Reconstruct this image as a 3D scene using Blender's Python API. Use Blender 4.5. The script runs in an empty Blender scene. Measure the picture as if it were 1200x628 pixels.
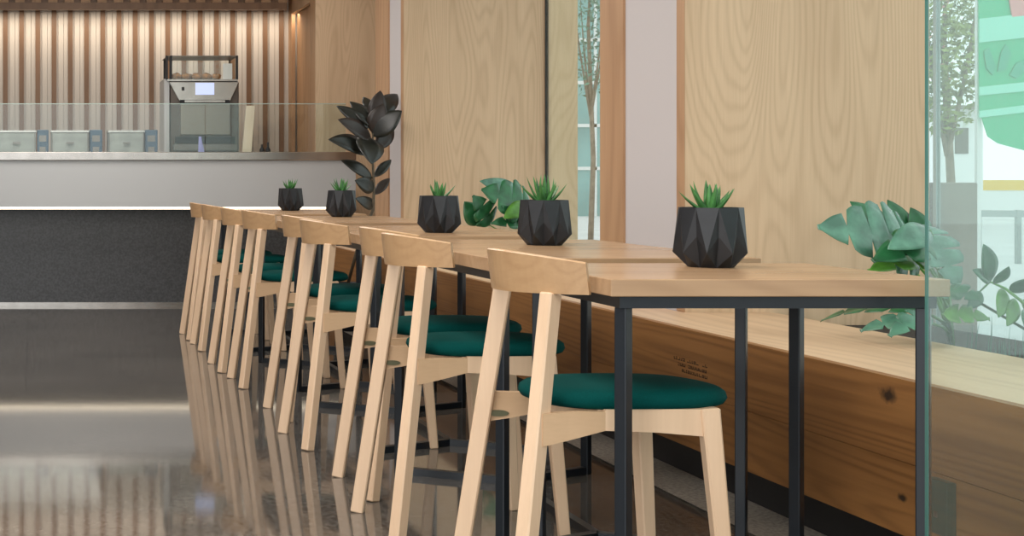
import bpy, bmesh, math, random
from mathutils import Vector, Matrix
random.seed(7)
S = bpy.context.scene
C = S.collection
W_PX, H_PX = 1200, 628
F = 1700.0            # focal length in pixels of the 1200 wide frame
VX, VY = 37.0, 207.0  # vanishing point (level camera with lens shift)
CH = 1.16             # camera height

# ------------------------------------------------------------------ camera
cd = bpy.data.cameras.new('camera'); cam = bpy.data.objects.new('camera', cd); C.objects.link(cam)
cam.location = (0, 0, CH); cam.rotation_euler = (math.pi/2, 0, 0)
cd.sensor_width = 36; cd.lens = 36*F/W_PX
cd.shift_x = (W_PX/2-VX)/W_PX; cd.shift_y = -(H_PX/2-VY)/W_PX
cd.clip_start = 0.05; cd.clip_end = 300
S.camera = cam
# ------------------------------------------------------------------ world
w = bpy.data.worlds.new('world'); S.world = w; w.use_nodes = True
bg = w.node_tree.nodes['Background']
bg.inputs[0].default_value = (0.93, 0.97, 1.0, 1); bg.inputs[1].default_value = 1.25
S.view_settings.view_transform = 'Standard'; S.view_settings.look = 'None'
S.view_settings.gamma = 1; S.view_settings.exposure = 0.32; S.view_settings.use_curve_mapping = False

def area(name, loc, size, energy, color=(1, 1, 1), rot=(0, 0, 0), sy=None):
    l = bpy.data.lights.new(name, 'AREA'); l.energy = energy; l.color = color; l.size = size
    if sy: l.shape = 'RECTANGLE'; l.size_y = sy
    o = bpy.data.objects.new(name, l); o.location = loc; o.rotation_euler = rot; C.objects.link(o); return o
area('ceiling_and_fill_light', (0.2, 4.2, 3.42), 1.6, 75, (1, .95, .90), sy=2.6)
area('ceiling_and_fill_light', (0.2, 8.2, 3.42), 1.6, 75, (1, .95, .90), sy=2.6)
area('ceiling_and_fill_light', (0.2, 11.6, 3.42), 2.4, 60, (1, .95, .90), sy=1.2)
area('ceiling_and_fill_light', (0.0, 1.0, 3.42), 2.4, 60, (1, .95, .88), sy=2.0)
area('stool_fill_light', (-3.6, -.6, 2.0), 3.0, 110, (.96, .98, 1), rot=(math.radians(82), 0, math.radians(-48)), sy=2.6)  # unseen soft fill, added to brighten the stools from front left
area('ceiling_and_fill_light', (1.6, 13.7, 3.42), 3.2, 16, (1, .93, .84), sy=.5)  # extra fill added to lift the wood box behind the counter
area('slat_wall_light', (0.2, 15.85, 2.94), 6.2, 21, (1, .84, .66), rot=(math.radians(12), 0, 0), sy=.12)

# ------------------------------------------------------------------ helpers
def P(x, y, d):
    return Vector(((x-VX)/F*d, d, CH-(y-VY)/F*d))
def X(x, d): return (x-VX)/F*d
def Z(y, d): return CH-(y-VY)/F*d

def link(name, bm, mat, parent=None, smooth=False, mats=None):
    bmesh.ops.recalc_face_normals(bm, faces=bm.faces)
    me = bpy.data.meshes.new(name); bm.to_mesh(me); bm.free()
    for m in (mats or [mat]): me.materials.append(m)
    if smooth:
        for p in me.polygons: p.use_smooth = True
    o = bpy.data.objects.new(name, me); C.objects.link(o)
    if parent: o.parent = parent
    return o
def bx(bm, x0, x1, y0, y1, z0, z1, mi=0):
    vs = [bm.verts.new(p) for p in ((x0,y0,z0),(x1,y0,z0),(x1,y1,z0),(x0,y1,z0),(x0,y0,z1),(x1,y0,z1),(x1,y1,z1),(x0,y1,z1))]
    for f in ((0,3,2,1),(4,5,6,7),(0,1,5,4),(1,2,6,5),(2,3,7,6),(3,0,4,7)):
        q = bm.faces.new([vs[i] for i in f]); q.material_index = mi
    return vs
def box(name, x0, x1, y0, y1, z0, z1, mat, parent=None, bev=0):
    bm = bmesh.new(); bx(bm, x0, x1, y0, y1, z0, z1)
    if bev: bmesh.ops.bevel(bm, geom=bm.edges[:], offset=bev, segments=2, affect='EDGES', profile=.6)
    return link(name, bm, mat, parent)
def bar(bm, p, q, a, b, a2=None, b2=None, up=(0, 0, 1), spin=0):
    """square section bar from p to q: a x b at p, a2 x b2 at q"""
    p = Vector(p); q = Vector(q); t = (q-p).normalized(); u = Vector(up)
    if abs(t.dot(u)) > .95 : u = Vector((1, 0, 0))
    s = t.cross(u).normalized(); v = s.cross(t).normalized()
    if spin:
        R = Matrix.Rotation(spin, 3, t); s = R @ s; v = R @ v
    a2 = a if a2 is None else a2; b2 = b if b2 is None else b2
    r = []
    for c, aa, bb in ((p, a, b), (q, a2, b2)):
        r.append([bm.verts.new(c+s*sx*aa/2+v*sy*bb/2) for sx, sy in ((-1,-1),(1,-1),(1,1),(-1,1))])
    for i in range(4): bm.faces.new([r[0][i], r[0][(i+1)%4], r[1][(i+1)%4], r[1][i]])
    bm.faces.new(r[0][::-1]); bm.faces.new(r[1])
def bev(bm, w, seg=2):
    bmesh.ops.bevel(bm, geom=bm.edges[:], offset=w, segments=seg, affect='EDGES', profile=.5)
def tube(bm, pts, r, n=8):
    rings = []
    for i, p in enumerate(pts):
        p = Vector(p); a = Vector(pts[max(i-1, 0)]); b = Vector(pts[min(i+1, len(pts)-1)])
        t = (b-a).normalized(); u = Vector((0, 0, 1)) if abs(t.z) < .9 else Vector((1, 0, 0))
        s = t.cross(u).normalized(); v = s.cross(t)
        rr = r[i] if isinstance(r, (list, tuple)) else r
        rings.append([bm.verts.new(p+s*math.cos(k*2*math.pi/n)*rr+v*math.sin(k*2*math.pi/n)*rr) for k in range(n)])
    for A, B in zip(rings, rings[1:]):
        for k in range(n): bm.faces.new([A[k], A[(k+1)%n], B[(k+1)%n], B[k]])
    bm.faces.new(rings[0][::-1]); bm.faces.new(rings[-1])
def lathe(bm, prof, n=24, c=(0, 0, 0)):
    rings = [[bm.verts.new((c[0]+r*math.cos(k*2*math.pi/n), c[1]+r*math.sin(k*2*math.pi/n), c[2]+z)) for k in range(n)] for r, z in prof]
    for A, B in zip(rings, rings[1:]):
        for k in range(n): bm.faces.new([A[k], A[(k+1)%n], B[(k+1)%n], B[k]])
    bm.faces.new(rings[0][::-1]); bm.faces.new(rings[-1])
def empty(name, label, cat, loc=(0, 0, 0), rz=0, group=None):
    o = bpy.data.objects.new(name, None); C.objects.link(o); o.location = loc; o.rotation_euler = (0, 0, rz)
    o.empty_display_size = .1
    return tag(o, label, cat, group)
def tag(o, label, cat, group=None):
    o['label'] = label; o['category'] = cat
    if group: o['group'] = group
    return o
def struct(o): o['kind'] = 'structure'; return o
def sroot(name, loc=(0, 0, 0)):
    o = bpy.data.objects.new(name, None); C.objects.link(o); o.location = loc; return struct(o)
def copy_tree(o, parent=None):
    c = o.copy(); C.objects.link(c); c.parent = parent
    for ch in list(o.children): copy_tree(ch, c)
    return c

# ------------------------------------------------------------------ materials
def mat(name, col, rough=.5, metal=0, emis=None, es=0, coat=0, spec=.5, noise=0, nscale=40):
    m = bpy.data.materials.new(name); m.use_nodes = True; nt = m.node_tree; b = nt.nodes['Principled BSDF']
    b.inputs['Base Color'].default_value = (*col, 1); b.inputs['Roughness'].default_value = rough
    b.inputs['Metallic'].default_value = metal; b.inputs['Coat Weight'].default_value = coat
    b.inputs['Specular IOR Level'].default_value = spec
    if emis: b.inputs['Emission Color'].default_value = (*emis, 1); b.inputs['Emission Strength'].default_value = es
    if noise:
        tc = nt.nodes.new('ShaderNodeTexCoord'); n = nt.nodes.new('ShaderNodeTexNoise'); n.inputs['Scale'].default_value = nscale
        n.inputs['Detail'].default_value = 4
        r = nt.nodes.new('ShaderNodeValToRGB')
        r.color_ramp.elements[0].position = .35; r.color_ramp.elements[1].position = .65
        r.color_ramp.elements[0].color = (*[c*(1-noise) for c in col], 1); r.color_ramp.elements[1].color = (*[min(1, c*(1+noise)) for c in col], 1)
        nt.links.new(tc.outputs['Object'], n.inputs['Vector']); nt.links.new(n.outputs['Fac'], r.inputs['Fac']); nt.links.new(r.outputs['Color'], b.inputs['Base Color'])
    return m
def wood(name, light, dark, axis='Z', rings=34, low=(1.6, .35), fibre=90, rough=.45, contrast=.55, knots=(), coat=0, planks=None):
    """grain = contour lines of a stretched low-frequency noise plus fine fibres; axis = direction of the grain"""
    m = bpy.data.materials.new(name); m.use_nodes = True; nt = m.node_tree; L = nt.links; b = nt.nodes['Principled BSDF']
    b.inputs['Roughness'].default_value = rough; b.inputs['Coat Weight'].default_value = coat
    tc = nt.nodes.new('ShaderNodeTexCoord')
    def sc(a, c):
        return {'X': (c, a, a), 'Y': (a, c, a), 'Z': (a, a, c)}[axis]
    def mp(s):
        n = nt.nodes.new('ShaderNodeMapping'); n.inputs['Scale'].default_value = s; L.new(tc.outputs['Object'], n.inputs['Vector']); return n
    def mth(op, a, v=None, w_=None):
        n = nt.nodes.new('ShaderNodeMath'); n.operation = op
        if hasattr(a, 'is_linked') or hasattr(a, 'links'): L.new(a, n.inputs[0])
        else: n.inputs[0].default_value = a
        if v is not None:
            if hasattr(v, 'links'): L.new(v, n.inputs[1])
            else: n.inputs[1].default_value = v
        if w_ is not None: n.inputs[2].default_value = w_
        return n.outputs[0]
    n1 = nt.nodes.new('ShaderNodeTexNoise'); n1.inputs['Scale'].default_value = 1; n1.inputs['Detail'].default_value = 1.2; n1.inputs['Roughness'].default_value = .35
    L.new(mp(sc(*low)).outputs[0], n1.inputs['Vector'])
    s = mth('SINE', mth('MULTIPLY', n1.outputs['Fac'], rings*6.283))
    s = mth('MULTIPLY_ADD', s, .5, .5); s = mth('POWER', s, 2.2)
    n2 = nt.nodes.new('ShaderNodeTexNoise'); n2.inputs['Scale'].default_value = 1; n2.inputs['Detail'].default_value = 3
    L.new(mp(sc(fibre, fibre*.03)).outputs[0], n2.inputs['Vector'])
    n3 = nt.nodes.new('ShaderNodeTexNoise'); n3.inputs['Scale'].default_value = 1; n3.inputs['Detail'].default_value = 2
    L.new(mp(sc(5, .5)).outputs[0], n3.inputs['Vector'])
    f = mth('MULTIPLY', s, contrast*.55)
    f = mth('ADD', f, mth('MULTIPLY', n2.outputs['Fac'], contrast*.9))
    f = mth('ADD', f, mth('MULTIPLY', mth('SUBTRACT', n3.outputs['Fac'], .5), .8))
    mix = nt.nodes.new('ShaderNodeMix'); mix.data_type = 'RGBA'; mix.clamp_factor = True
    mix.inputs[6].default_value = (*light, 1); mix.inputs[7].default_value = (*dark, 1)
    L.new(f, mix.inputs[0]); out = mix.outputs[2]
    for (kx, ky, kz, r) in knots:
        vm = nt.nodes.new('ShaderNodeVectorMath'); vm.operation = 'SUBTRACT'; vm.inputs[1].default_value = (kx, ky, kz)
        L.new(tc.outputs['Object'], vm.inputs[0])
        vs = nt.nodes.new('ShaderNodeVectorMath'); vs.operation = 'MULTIPLY'; vs.inputs[1].default_value = sc(1, .55); L.new(vm.outputs[0], vs.inputs[0])
        vl = nt.nodes.new('ShaderNodeVectorMath'); vl.operation = 'LENGTH'; L.new(vs.outputs[0], vl.inputs[0])
        nz = nt.nodes.new('ShaderNodeTexNoise'); nz.inputs['Scale'].default_value = 45; L.new(tc.outputs['Object'], nz.inputs['Vector'])
        dd = mth('ADD', vl.outputs['Value'], mth('MULTIPLY', mth('SUBTRACT', nz.outputs['Fac'], .5), r*1.3))
        mr = nt.nodes.new('ShaderNodeMapRange'); mr.inputs[1].default_value = r*.45; mr.inputs[2].default_value = r*1.5; mr.inputs[3].default_value = .92; mr.inputs[4].default_value = 0
        L.new(dd, mr.inputs[0])
        mk = nt.nodes.new('ShaderNodeMix'); mk.data_type = 'RGBA'; L.new(mr.outputs[0], mk.inputs[0]); L.new(out, mk.inputs[6]); mk.inputs[7].default_value = (.008, .005, .003, 1)
        out = mk.outputs[2]
    L.new(out, b.inputs['Base Color'])
    return m
def glass(name, tint=(.93, .98, .96), haze=.0, refl=1.0):
    m = bpy.data.materials.new(name); m.use_nodes = True; nt = m.node_tree; nt.nodes.clear(); L = nt.links
    o = nt.nodes.new('ShaderNodeOutputMaterial'); t = nt.nodes.new('ShaderNodeBsdfTransparent'); t.inputs[0].default_value = (*tint, 1)
    g = nt.nodes.new('ShaderNodeBsdfGlossy'); g.inputs['Roughness'].default_value = .01; g.inputs[0].default_value = (.95, 1, .98, 1)
    fr = nt.nodes.new('ShaderNodeFresnel'); ge = nt.nodes.new('ShaderNodeNewGeometry'); mr = nt.nodes.new('ShaderNodeMapRange')
    mr.inputs[3].default_value = 1.5; mr.inputs[4].default_value = 1/1.5   # same pane reflectance from both faces
    L.new(ge.outputs['Backfacing'], mr.inputs[0]); L.new(mr.outputs[0], fr.inputs['IOR'])
    mu = nt.nodes.new('ShaderNodeMath'); mu.operation = 'MULTIPLY'; mu.inputs[1].default_value = refl; L.new(fr.outputs[0], mu.inputs[0])
    mx = nt.nodes.new('ShaderNodeMixShader'); L.new(mu.outputs[0], mx.inputs[0]); L.new(t.outputs[0], mx.inputs[1]); L.new(g.outputs[0], mx.inputs[2])
    out = mx.outputs[0]
    if haze:  # pale diffuse layer imitating the haze of reflections on the pane
        d = nt.nodes.new('ShaderNodeBsdfDiffuse'); d.inputs[0].default_value = (.85, .9, .9, 1)
        m2 = nt.nodes.new('ShaderNodeMixShader'); m2.inputs[0].default_value = haze; L.new(out, m2.inputs[1]); L.new(d.outputs[0], m2.inputs[2]); out = m2.outputs[0]
    L.new(out, o.inputs[0]); return m
def floor_mat():
    m = bpy.data.materials.new('polished_floor'); m.use_nodes = True; nt = m.node_tree; L = nt.links; b = nt.nodes['Principled BSDF']
    tc = nt.nodes.new('ShaderNodeTexCoord')
    n = nt.nodes.new('ShaderNodeTexNoise'); n.inputs['Scale'].default_value = 55; n.inputs['Detail'].default_value = 3; L.new(tc.outputs['Object'], n.inputs['Vector'])
    r = nt.nodes.new('ShaderNodeValToRGB'); r.color_ramp.elements[0].position = .34; r.color_ramp.elements[1].position = .7
    r.color_ramp.elements[0].color = (.050, .044, .039, 1); r.color_ramp.elements[1].color = (.175, .158, .140, 1); L.new(n.outputs['Fac'], r.inputs['Fac'])
    n2 = nt.nodes.new('ShaderNodeTexNoise'); n2.inputs['Scale'].default_value = 1.3; n2.inputs['Detail'].default_value = 5; L.new(tc.outputs['Object'], n2.inputs['Vector'])
    mx = nt.nodes.new('ShaderNodeMix'); mx.data_type = 'RGBA'; mx.blend_type = 'MULTIPLY'; mx.inputs[0].default_value = .6
    r2 = nt.nodes.new('ShaderNodeValToRGB'); r2.color_ramp.elements[0].position = .3; r2.color_ramp.elements[1].position = .7
    r2.color_ramp.elements[0].color = (.6, .6, .6, 1); r2.color_ramp.elements[1].color = (1.15, 1.15, 1.15, 1); L.new(n2.outputs['Fac'], r2.inputs['Fac'])
    L.new(r.outputs[0], mx.inputs[6]); L.new(r2.outputs[0], mx.inputs[7])
    br = nt.nodes.new('ShaderNodeTexBrick'); br.offset = 0; br.inputs['Scale'].default_value = 1; br.inputs['Brick Width'].default_value = 1.2; br.inputs['Row Height'].default_value = 1.2
    br.inputs['Mortar Size'].default_value = .002; br.inputs['Color1'].default_value = (1, 1, 1, 1); br.inputs['Color2'].default_value = (.93, .93, .93, 1); br.inputs['Mortar'].default_value = (.45, .45, .45, 1)
    mp = nt.nodes.new('ShaderNodeMapping'); mp.inputs['Location'].default_value = (.03, .2, 0); L.new(tc.outputs['Object'], mp.inputs[0]); L.new(mp.outputs[0], br.inputs['Vector'])
    m3 = nt.nodes.new('ShaderNodeMix'); m3.data_type = 'RGBA'; m3.blend_type = 'MULTIPLY'; m3.inputs[0].default_value = 1
    L.new(mx.outputs[2], m3.inputs[6]); L.new(br.outputs['Color'], m3.inputs[7]); L.new(m3.outputs[2], b.inputs['Base Color'])
    b.inputs['Roughness'].default_value = .06; b.inputs['Specular IOR Level'].default_value = .62
    n4 = nt.nodes.new('ShaderNodeTexNoise'); n4.inputs['Scale'].default_value = 9; L.new(tc.outputs['Object'], n4.inputs['Vector'])
    bp = nt.nodes.new('ShaderNodeBump'); bp.inputs['Strength'].default_value = .008; bp.inputs['Distance'].default_value = .01; L.new(n4.outputs['Fac'], bp.inputs['Height']); L.new(bp.outputs[0], b.inputs['Normal'])
    return m

M = {}
M['floor'] = floor_mat()
M['border'] = mat('stone_border', (.30, .27, .23), .5, noise=.35, nscale=70)
M['plaster'] = mat('white_plaster', (.60, .56, .555), .7)
M['ceil'] = mat('ceiling_paint', (.75, .73, .70), .8)
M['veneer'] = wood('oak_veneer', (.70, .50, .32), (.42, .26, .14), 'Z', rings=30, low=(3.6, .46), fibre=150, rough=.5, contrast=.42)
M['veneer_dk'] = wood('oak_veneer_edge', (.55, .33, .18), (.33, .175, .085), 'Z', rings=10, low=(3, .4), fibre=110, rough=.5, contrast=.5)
M['slat_dk'] = wood('brown_slat', (.27, .15, .08), (.15, .08, .04), 'Z', rings=8, fibre=70, contrast=.5)
M['slat_lt'] = mat('pale_wall_board', (.70, .64, .57), .6)
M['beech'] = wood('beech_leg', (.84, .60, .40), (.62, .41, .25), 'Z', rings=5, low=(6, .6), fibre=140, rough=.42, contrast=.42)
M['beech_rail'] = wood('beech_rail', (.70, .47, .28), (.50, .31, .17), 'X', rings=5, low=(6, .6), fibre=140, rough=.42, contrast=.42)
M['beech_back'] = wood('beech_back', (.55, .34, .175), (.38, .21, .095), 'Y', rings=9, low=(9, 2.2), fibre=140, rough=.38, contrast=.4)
M['oak_top'] = wood('oak_table_top', (.50, .315, .175), (.26, .14, .07), 'X', rings=16, low=(3.6, .5), fibre=90, rough=.26, contrast=.38, knots=[(.20, -.02, -.02, .016)])
M['oak_front_shaded'] = wood('oak_bench_front_shaded', (.37, .168, .048), (.15, .058, .014), 'Y', rings=14, low=(6.5, .30), fibre=80, rough=.5, contrast=.6,
                      knots=[(2.52, 4.267, .52, .019), (2.52, 4.20, .231, .010)])  # darker than the top: shade on this side is put into the colour
M['oak_bench'] = wood('oak_bench_top', (.72, .51, .33), (.46, .29, .17), 'Y', rings=12, low=(3, .4), fibre=60, rough=.42, contrast=.5)
M['steel_blk'] = mat('black_powder_coat', (.010, .014, .019), .35, 0, spec=.45)
M['black'] = mat('black_kick_board', (.008, .008, .009), .6)
M['green'] = mat('green_fabric', (.0006, .056, .050), .85, noise=.1, nscale=300, spec=.08)
M['badge'] = mat('dull_brass', (.20, .20, .12), .35, .8)
M['stainless'] = mat('brushed_steel', (.50, .47, .43), .25, 1, noise=.08, nscale=8)
M['bin_steel'] = mat('bin_steel', (.30, .32, .29), .4, .4, noise=.15, nscale=8)
M['oven_body'] = mat('oven_body_steel', (.12, .10, .085), .4, .7)
M['oven_door'] = mat('oven_door_steel', (.26, .23, .19), .3, .9)
M['steel_dk'] = mat('dark_steel', (.20, .185, .165), .35, .85, noise=.08, nscale=8)
M['counter_w'] = mat('counter_white', (.50, .505, .50), .45)
M['granite'] = mat('dark_granite', (.058, .059, .062), .4, noise=.3, nscale=60)
M['led'] = mat('led_strip', (1, .9, .75), .5, emis=(1, .84, .62), es=2.2)
M['glass'] = glass('clear_glass')
M['glass_near'] = glass('hazy_glass', (.90, .97, .955), haze=.028, refl=2.0)  # washed-out reflection haze is mixed into the pane's colour
M['glass_green'] = glass('screen_glass', (.972, .988, .978), haze=.006)
M['glass_edge'] = mat('glass_edge', (.07, .20, .17), .15, spec=.8)
M['gasket'] = mat('dark_gasket', (.03, .035, .035), .5)
M['pot'] = mat('black_concrete', (.0095, .011, .014), .5, noise=.25, nscale=25)
M['soil'] = mat('dark_soil', (.025, .018, .012), .9, noise=.5, nscale=60)
M['succ'] = mat('succulent_green', (.055, .19, .045), .45, noise=.3, nscale=30)
M['monst'] = mat('monstera_green', (.022, .125, .045), .28, noise=.35, nscale=14)
M['monst_lt'] = mat('monstera_pale', (.10, .25, .17), .25, noise=.3, nscale=14)
M['monst_y'] = mat('monstera_young', (.08, .23, .03), .3, noise=.3, nscale=14)
M['rubber'] = mat('rubber_leaf', (.012, .013, .009), .35, noise=.35, nscale=20, spec=.6)
M['rubber_red'] = mat('rubber_underleaf', (.026, .017, .013), .4)
M['stem'] = mat('brown_stem', (.10, .075, .045), .6)
M['screen'] = mat('oven_screen', (.3, .35, .6), .3, emis=(.60, .68, 1), es=.62)
M['bluebox'] = mat('dark_blue_plastic', (.03, .08, .13), .4)
M['bread'] = mat('golden_pastry', (.45, .20, .06), .7, noise=.4, nscale=40)
M['cream'] = mat('cream_board', (.66, .60, .46), .6)
M['lilac'] = mat('lilac_paper', (.30, .30, .62), .6)
M['teal_box'] = mat('dark_teal_metal', (.008, .055, .045), .35)
M['ext_ground'] = mat('pale_pavement', (.62, .62, .62), .8, noise=.06, nscale=1)
M['ext_white'] = mat('white_render', (.80, .80, .80), .8)
M['ext_dark'] = mat('dark_window', (.12, .11, .10), .3)
M['ext_grey'] = mat('grey_stone', (.24, .21, .19), .8, noise=.12, nscale=3)
M['banner'] = mat('bright_green_fabric', (.0, .50, .24), .6)
M['banner_lt'] = mat('pale_green_fabric', (.30, .80, .62), .6)
M['banner_dk'] = mat('deep_green_print', (.01, .40, .24), .6)
M['yellow'] = mat('yellow_paint', (.80, .50, .06), .5)
M['ext_leaf'] = mat('tree_leaf', (.22, .27, .08), .6, noise=.5, nscale=2)
M['ext_leaf2'] = mat('tree_leaf_blue', (.10, .22, .16), .6, noise=.5, nscale=2)
M['bark'] = mat('tree_bark', (.22, .17, .13), .9, noise=.3, nscale=8)
M['pink'] = mat('pink_blossom', (.75, .30, .30), .6)
M['teal_wall'] = mat('teal_cladding', (.22, .42, .42), .4, noise=.2, nscale=.6)
M['rail'] = mat('grey_rail', (.34, .38, .38), .5)
M['stamp'] = mat('burnt_stamp', (.06, .028, .012), .7)

# ------------------------------------------------------------------ room shell
struct(box('floor', -5, 2.34, -4, 16.3, -.05, 0, M['floor']))
struct(box('trim_1', 2.343, 3.95, -4, 16.3, -.05, 0, M['border']))
struct(box('ceiling', -5, 3.95, -1.5, 16.3, 3.5, 3.6, M['ceil']))
struct(box('wall_left', -5.15, -5, -1.5, 16.3, 0, 3.5, M['plaster']))
DW = 16.15
wb = struct(box('wall_back', -5, 3.4, DW, DW+.15, 0, 3.5, M['slat_lt']))
bm = bmesh.new(); pitch = 19.0*DW/F; k0 = X(6, DW)
k = -26
while True:
    x0 = k0+k*pitch-.024; k += 1
    if x0 > 2.8: break
    if x0 < -4.9: continue
    bx(bm, x0, x0+.052, DW-.035, DW, 0, 3.5)
link('slats', bm, M['slat_dk'], wb)
bm = bmesh.new(); k = -26
while True:
    x0 = k0+k*pitch; k += 1
    if x0 > 2.74: break
    if x0 < -4.9: continue
    bx(bm, x0+.052, x0+.108, DW-.02, DW, 0, 3.5); bx(bm, x0+.112, x0+pitch, DW-.02, DW, 0, 3.5)
link('boards', bm, M['slat_lt'], wb)
# fascia over the slat wall
fs = sroot('trim_2')
xe = X(335, 15.7)
box('fascia_rail', -5, xe, 15.62, 15.72, Z(12, 15.7), Z(4, 15.7), M['slat_dk'], fs)
bm = bmesh.new(); x = -4.95
while x < xe-.04:
    bx(bm, x, x+.10, 15.64, 15.70, Z(4, 15.7), 3.5); x += pitch*.98/1.0
link('fascia_slats', bm, M['veneer_dk'], fs)
bm = bmesh.new(); bx(bm, -5, xe, 15.70, 15.715, Z(4, 15.7), 3.5); link('fascia_backing', bm, M['slat_dk'], fs)
# wood box at the right of the counter with a door in its left side
DB = 14.6; XB = X(370, DB)
bxr = sroot('wall_right_back')
box('wood_panel', XB, 3.95, DB, DB+.04, 0, 3.5, M['veneer'], bxr)
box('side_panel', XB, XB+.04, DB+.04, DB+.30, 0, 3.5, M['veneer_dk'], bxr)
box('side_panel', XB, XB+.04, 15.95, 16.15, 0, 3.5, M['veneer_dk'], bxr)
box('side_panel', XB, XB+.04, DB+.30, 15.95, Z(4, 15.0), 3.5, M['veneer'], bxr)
dr = struct(box('door_1', XB+.06, XB+.10, DB+.30, 15.95, 0, Z(4, 15.0), M['veneer_dk']))
box('wall_right_passage', 3.4, 3.95, 16.15, 16.3, 0, 3.5, M['plaster']); struct(bpy.data.objects['wall_right_passage'])

# wood-clad pillars on the right
def pillar(name, dfront, dwhite, dback, x1):
    r = sroot(name); XL = 2.825
    box('wood_panel', XL, x1, dfront, dfront+.07, 0, 3.5, M['veneer'], r)
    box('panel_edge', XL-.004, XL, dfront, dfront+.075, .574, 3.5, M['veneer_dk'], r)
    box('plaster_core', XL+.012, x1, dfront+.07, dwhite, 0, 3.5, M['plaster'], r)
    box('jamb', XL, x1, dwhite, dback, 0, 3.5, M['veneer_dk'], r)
P2F, P2B, P1F, P1B = 6.27, 7.21, 11.01, 11.92
pillar('wall_right_near', P2F, 6.93, P2B, 3.88)
pillar('wall_right_far', P1F, 11.49, P1B, 4.145)
# a far stretch of facade closing the corner
struct(box('wall_right_end', 3.90, 4.05, P1B, 16.3, 0, 3.5, M['plaster']))
# facade glazing
GX = 3.90
def facade(name, y0, y1, fm='rail'):
    r = sroot(name)
    box('glass_pane', GX, GX+.012, y0+.02, y1-.02, .06, 3.44, M['glass'], r)
    box('frame', GX-.02, GX+.035, y0, y1, 0, .06, M['gasket'], r); box('frame', GX-.02, GX+.035, y0, y1, 3.44, 3.5, M['gasket'], r)
    box('frame', GX-.004, GX+.016, y0, y0+.02, .06, 3.44, M[fm], r); box('frame', GX-.004, GX+.016, y1-.02, y1, .06, 3.44, M[fm], r)
facade('window_1', P2B, P1F, 'gasket'); facade('window_2', 2.2, P2F)
facade('window_3', -2.4, 2.2)

# near fixed glass sheet, notched round the bench
GD = 3.40; XG = X(1088, GD)
r = sroot('window_4')
bm = bmesh.new(); t = .008
prof = [(XG, 0.0), (2.50, 0.0), (2.50, .578), (3.19, .578), (3.19, .62), (3.87, .62), (3.87, 3.5), (XG, 3.5)]
f0 = [bm.verts.new((x, GD, z)) for x, z in prof]; f1 = [bm.verts.new((x, GD+t, z)) for x, z in prof]
bm.faces.new(f0); bm.faces.new(f1[::-1])
for i in range(len(prof)): bm.faces.new([f0[i], f1[i], f1[(i+1)%len(prof)], f0[(i+1)%len(prof)]])
link('glass_pane', bm, M['glass_near'], r)
box('glass_edge', XG-.003, XG, GD-.001, GD+t+.001, 0, 3.5, M['glass_edge'], r)

# ------------------------------------------------------------------ bench / planter
XBF = 2.52; BT = .574; Y0, Y1 = 1.6, 12.3
bench = empty('planter_bench', 'long low oak plank bench with planting trough beneath the windows', 'bench', (0, 0, 0))
bm = bmesh.new()
for a, b in ((.123, .3345), (.3360, BT-.001)): bx(bm, XBF, XBF+.03, Y0, Y1, a, b)
link('front_boards', bm, M['oak_front_shaded'], bench)
box('kick_board', 2.57, 2.59, Y0, Y1, 0, .123, M['black'], bench)
bm = bmesh.new()
bx(bm, XBF+.03, 2.815, Y0, Y1, BT-.03, BT)
bx(bm, 2.815, 3.2, Y0, P2F-.002, BT-.03, BT); bx(bm, 2.815, 3.2, P2B+.002, P1F-.002, BT-.03, BT)
link('bench_top', bm, M['oak_bench'], bench)
for a, b in ((Y0, P2F-.01), (P2B+.01, P1F-.01)):
    box('trough_lining', 3.2, 3.22, a, b, .35, BT-.005, M['black'], bench)
    bm = bmesh.new(); bx(bm, 3.22, 3.86, a, b, .35, .52); link('soil', bm, M['soil'], bench)
# burnt stamp: two small lines of illegible marks
random.seed(3)
for row, z in enumerate((.446, .425, .404)):
    bm = bmesh.new(); y = 5.69-.035*row
    while y > 5.42:
        l = random.uniform(.008, .022)
        if random.random() < .85:
            bx(bm, XBF-.0008, XBF+.001, y-l, y, z, z+.004); 
            if random.random() < .7: bx(bm, XBF-.0008, XBF+.001, y-.004, y, z, z+.012)
            if random.random() < .6: bx(bm, XBF-.0008, XBF+.001, y-l, y-l+.004, z, z+.012)
            if random.random() < .4: bx(bm, XBF-.0008, XBF+.001, y-l, y, z+.009, z+.012)
        y -= l+.006
    link('stamp_line', bm, M['stamp'], bench)
# small socket box on the bench face
sd = F*XBF/(1109-VX)
sb = empty('socket_box', 'small dark teal metal box fixed low on the bench front behind the glass', 'box', (XBF, sd, Z(594, sd)))
box('housing', -.028, 0, -.045, .045, -.075, .075, M['teal_box'], sb, bev=.004)
box('latch', -.031, -.028, -.01, .006, -.028, -.012, M['stainless'], sb)

# ------------------------------------------------------------------ service counter
DC, DBase = 12.8, 13.06; XC = X(417, DC)
ct = empty('service_counter', 'long white-fronted service counter with dark granite base and steel top', 'counter')
box('granite_base', -4.9, XC, DBase, 13.7, .03, .87, M['granite'], ct)
box('skirting', -4.9, XC, DBase-.012, 13.7, 0, .03, M['stainless'], ct)
box('white_front', -4.9, XC, DC, 13.7, .892, Z(188, DC), M['counter_w'], ct, bev=.002)
box('led_strip', -4.9, XC, DC+.01, DC+.05, .872, .892, M['led'], ct)
box('soffit', -4.9, XC, DC+.05, 13.7, .871, .891, M['counter_w'], ct)
box('steel_top', -4.9, XC, DC-.02, 13.1, Z(188, DC), Z(178, DC), M['stainless'], ct, bev=.006)
ZT = Z(188, DC)+.004
box('worktop', -4.9, XC, 13.1, 13.72, Z(188, DC), ZT, M['stainless'], ct)
bc = empty('back_counter', 'steel back counter behind the service counter under the oven', 'counter')
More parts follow.
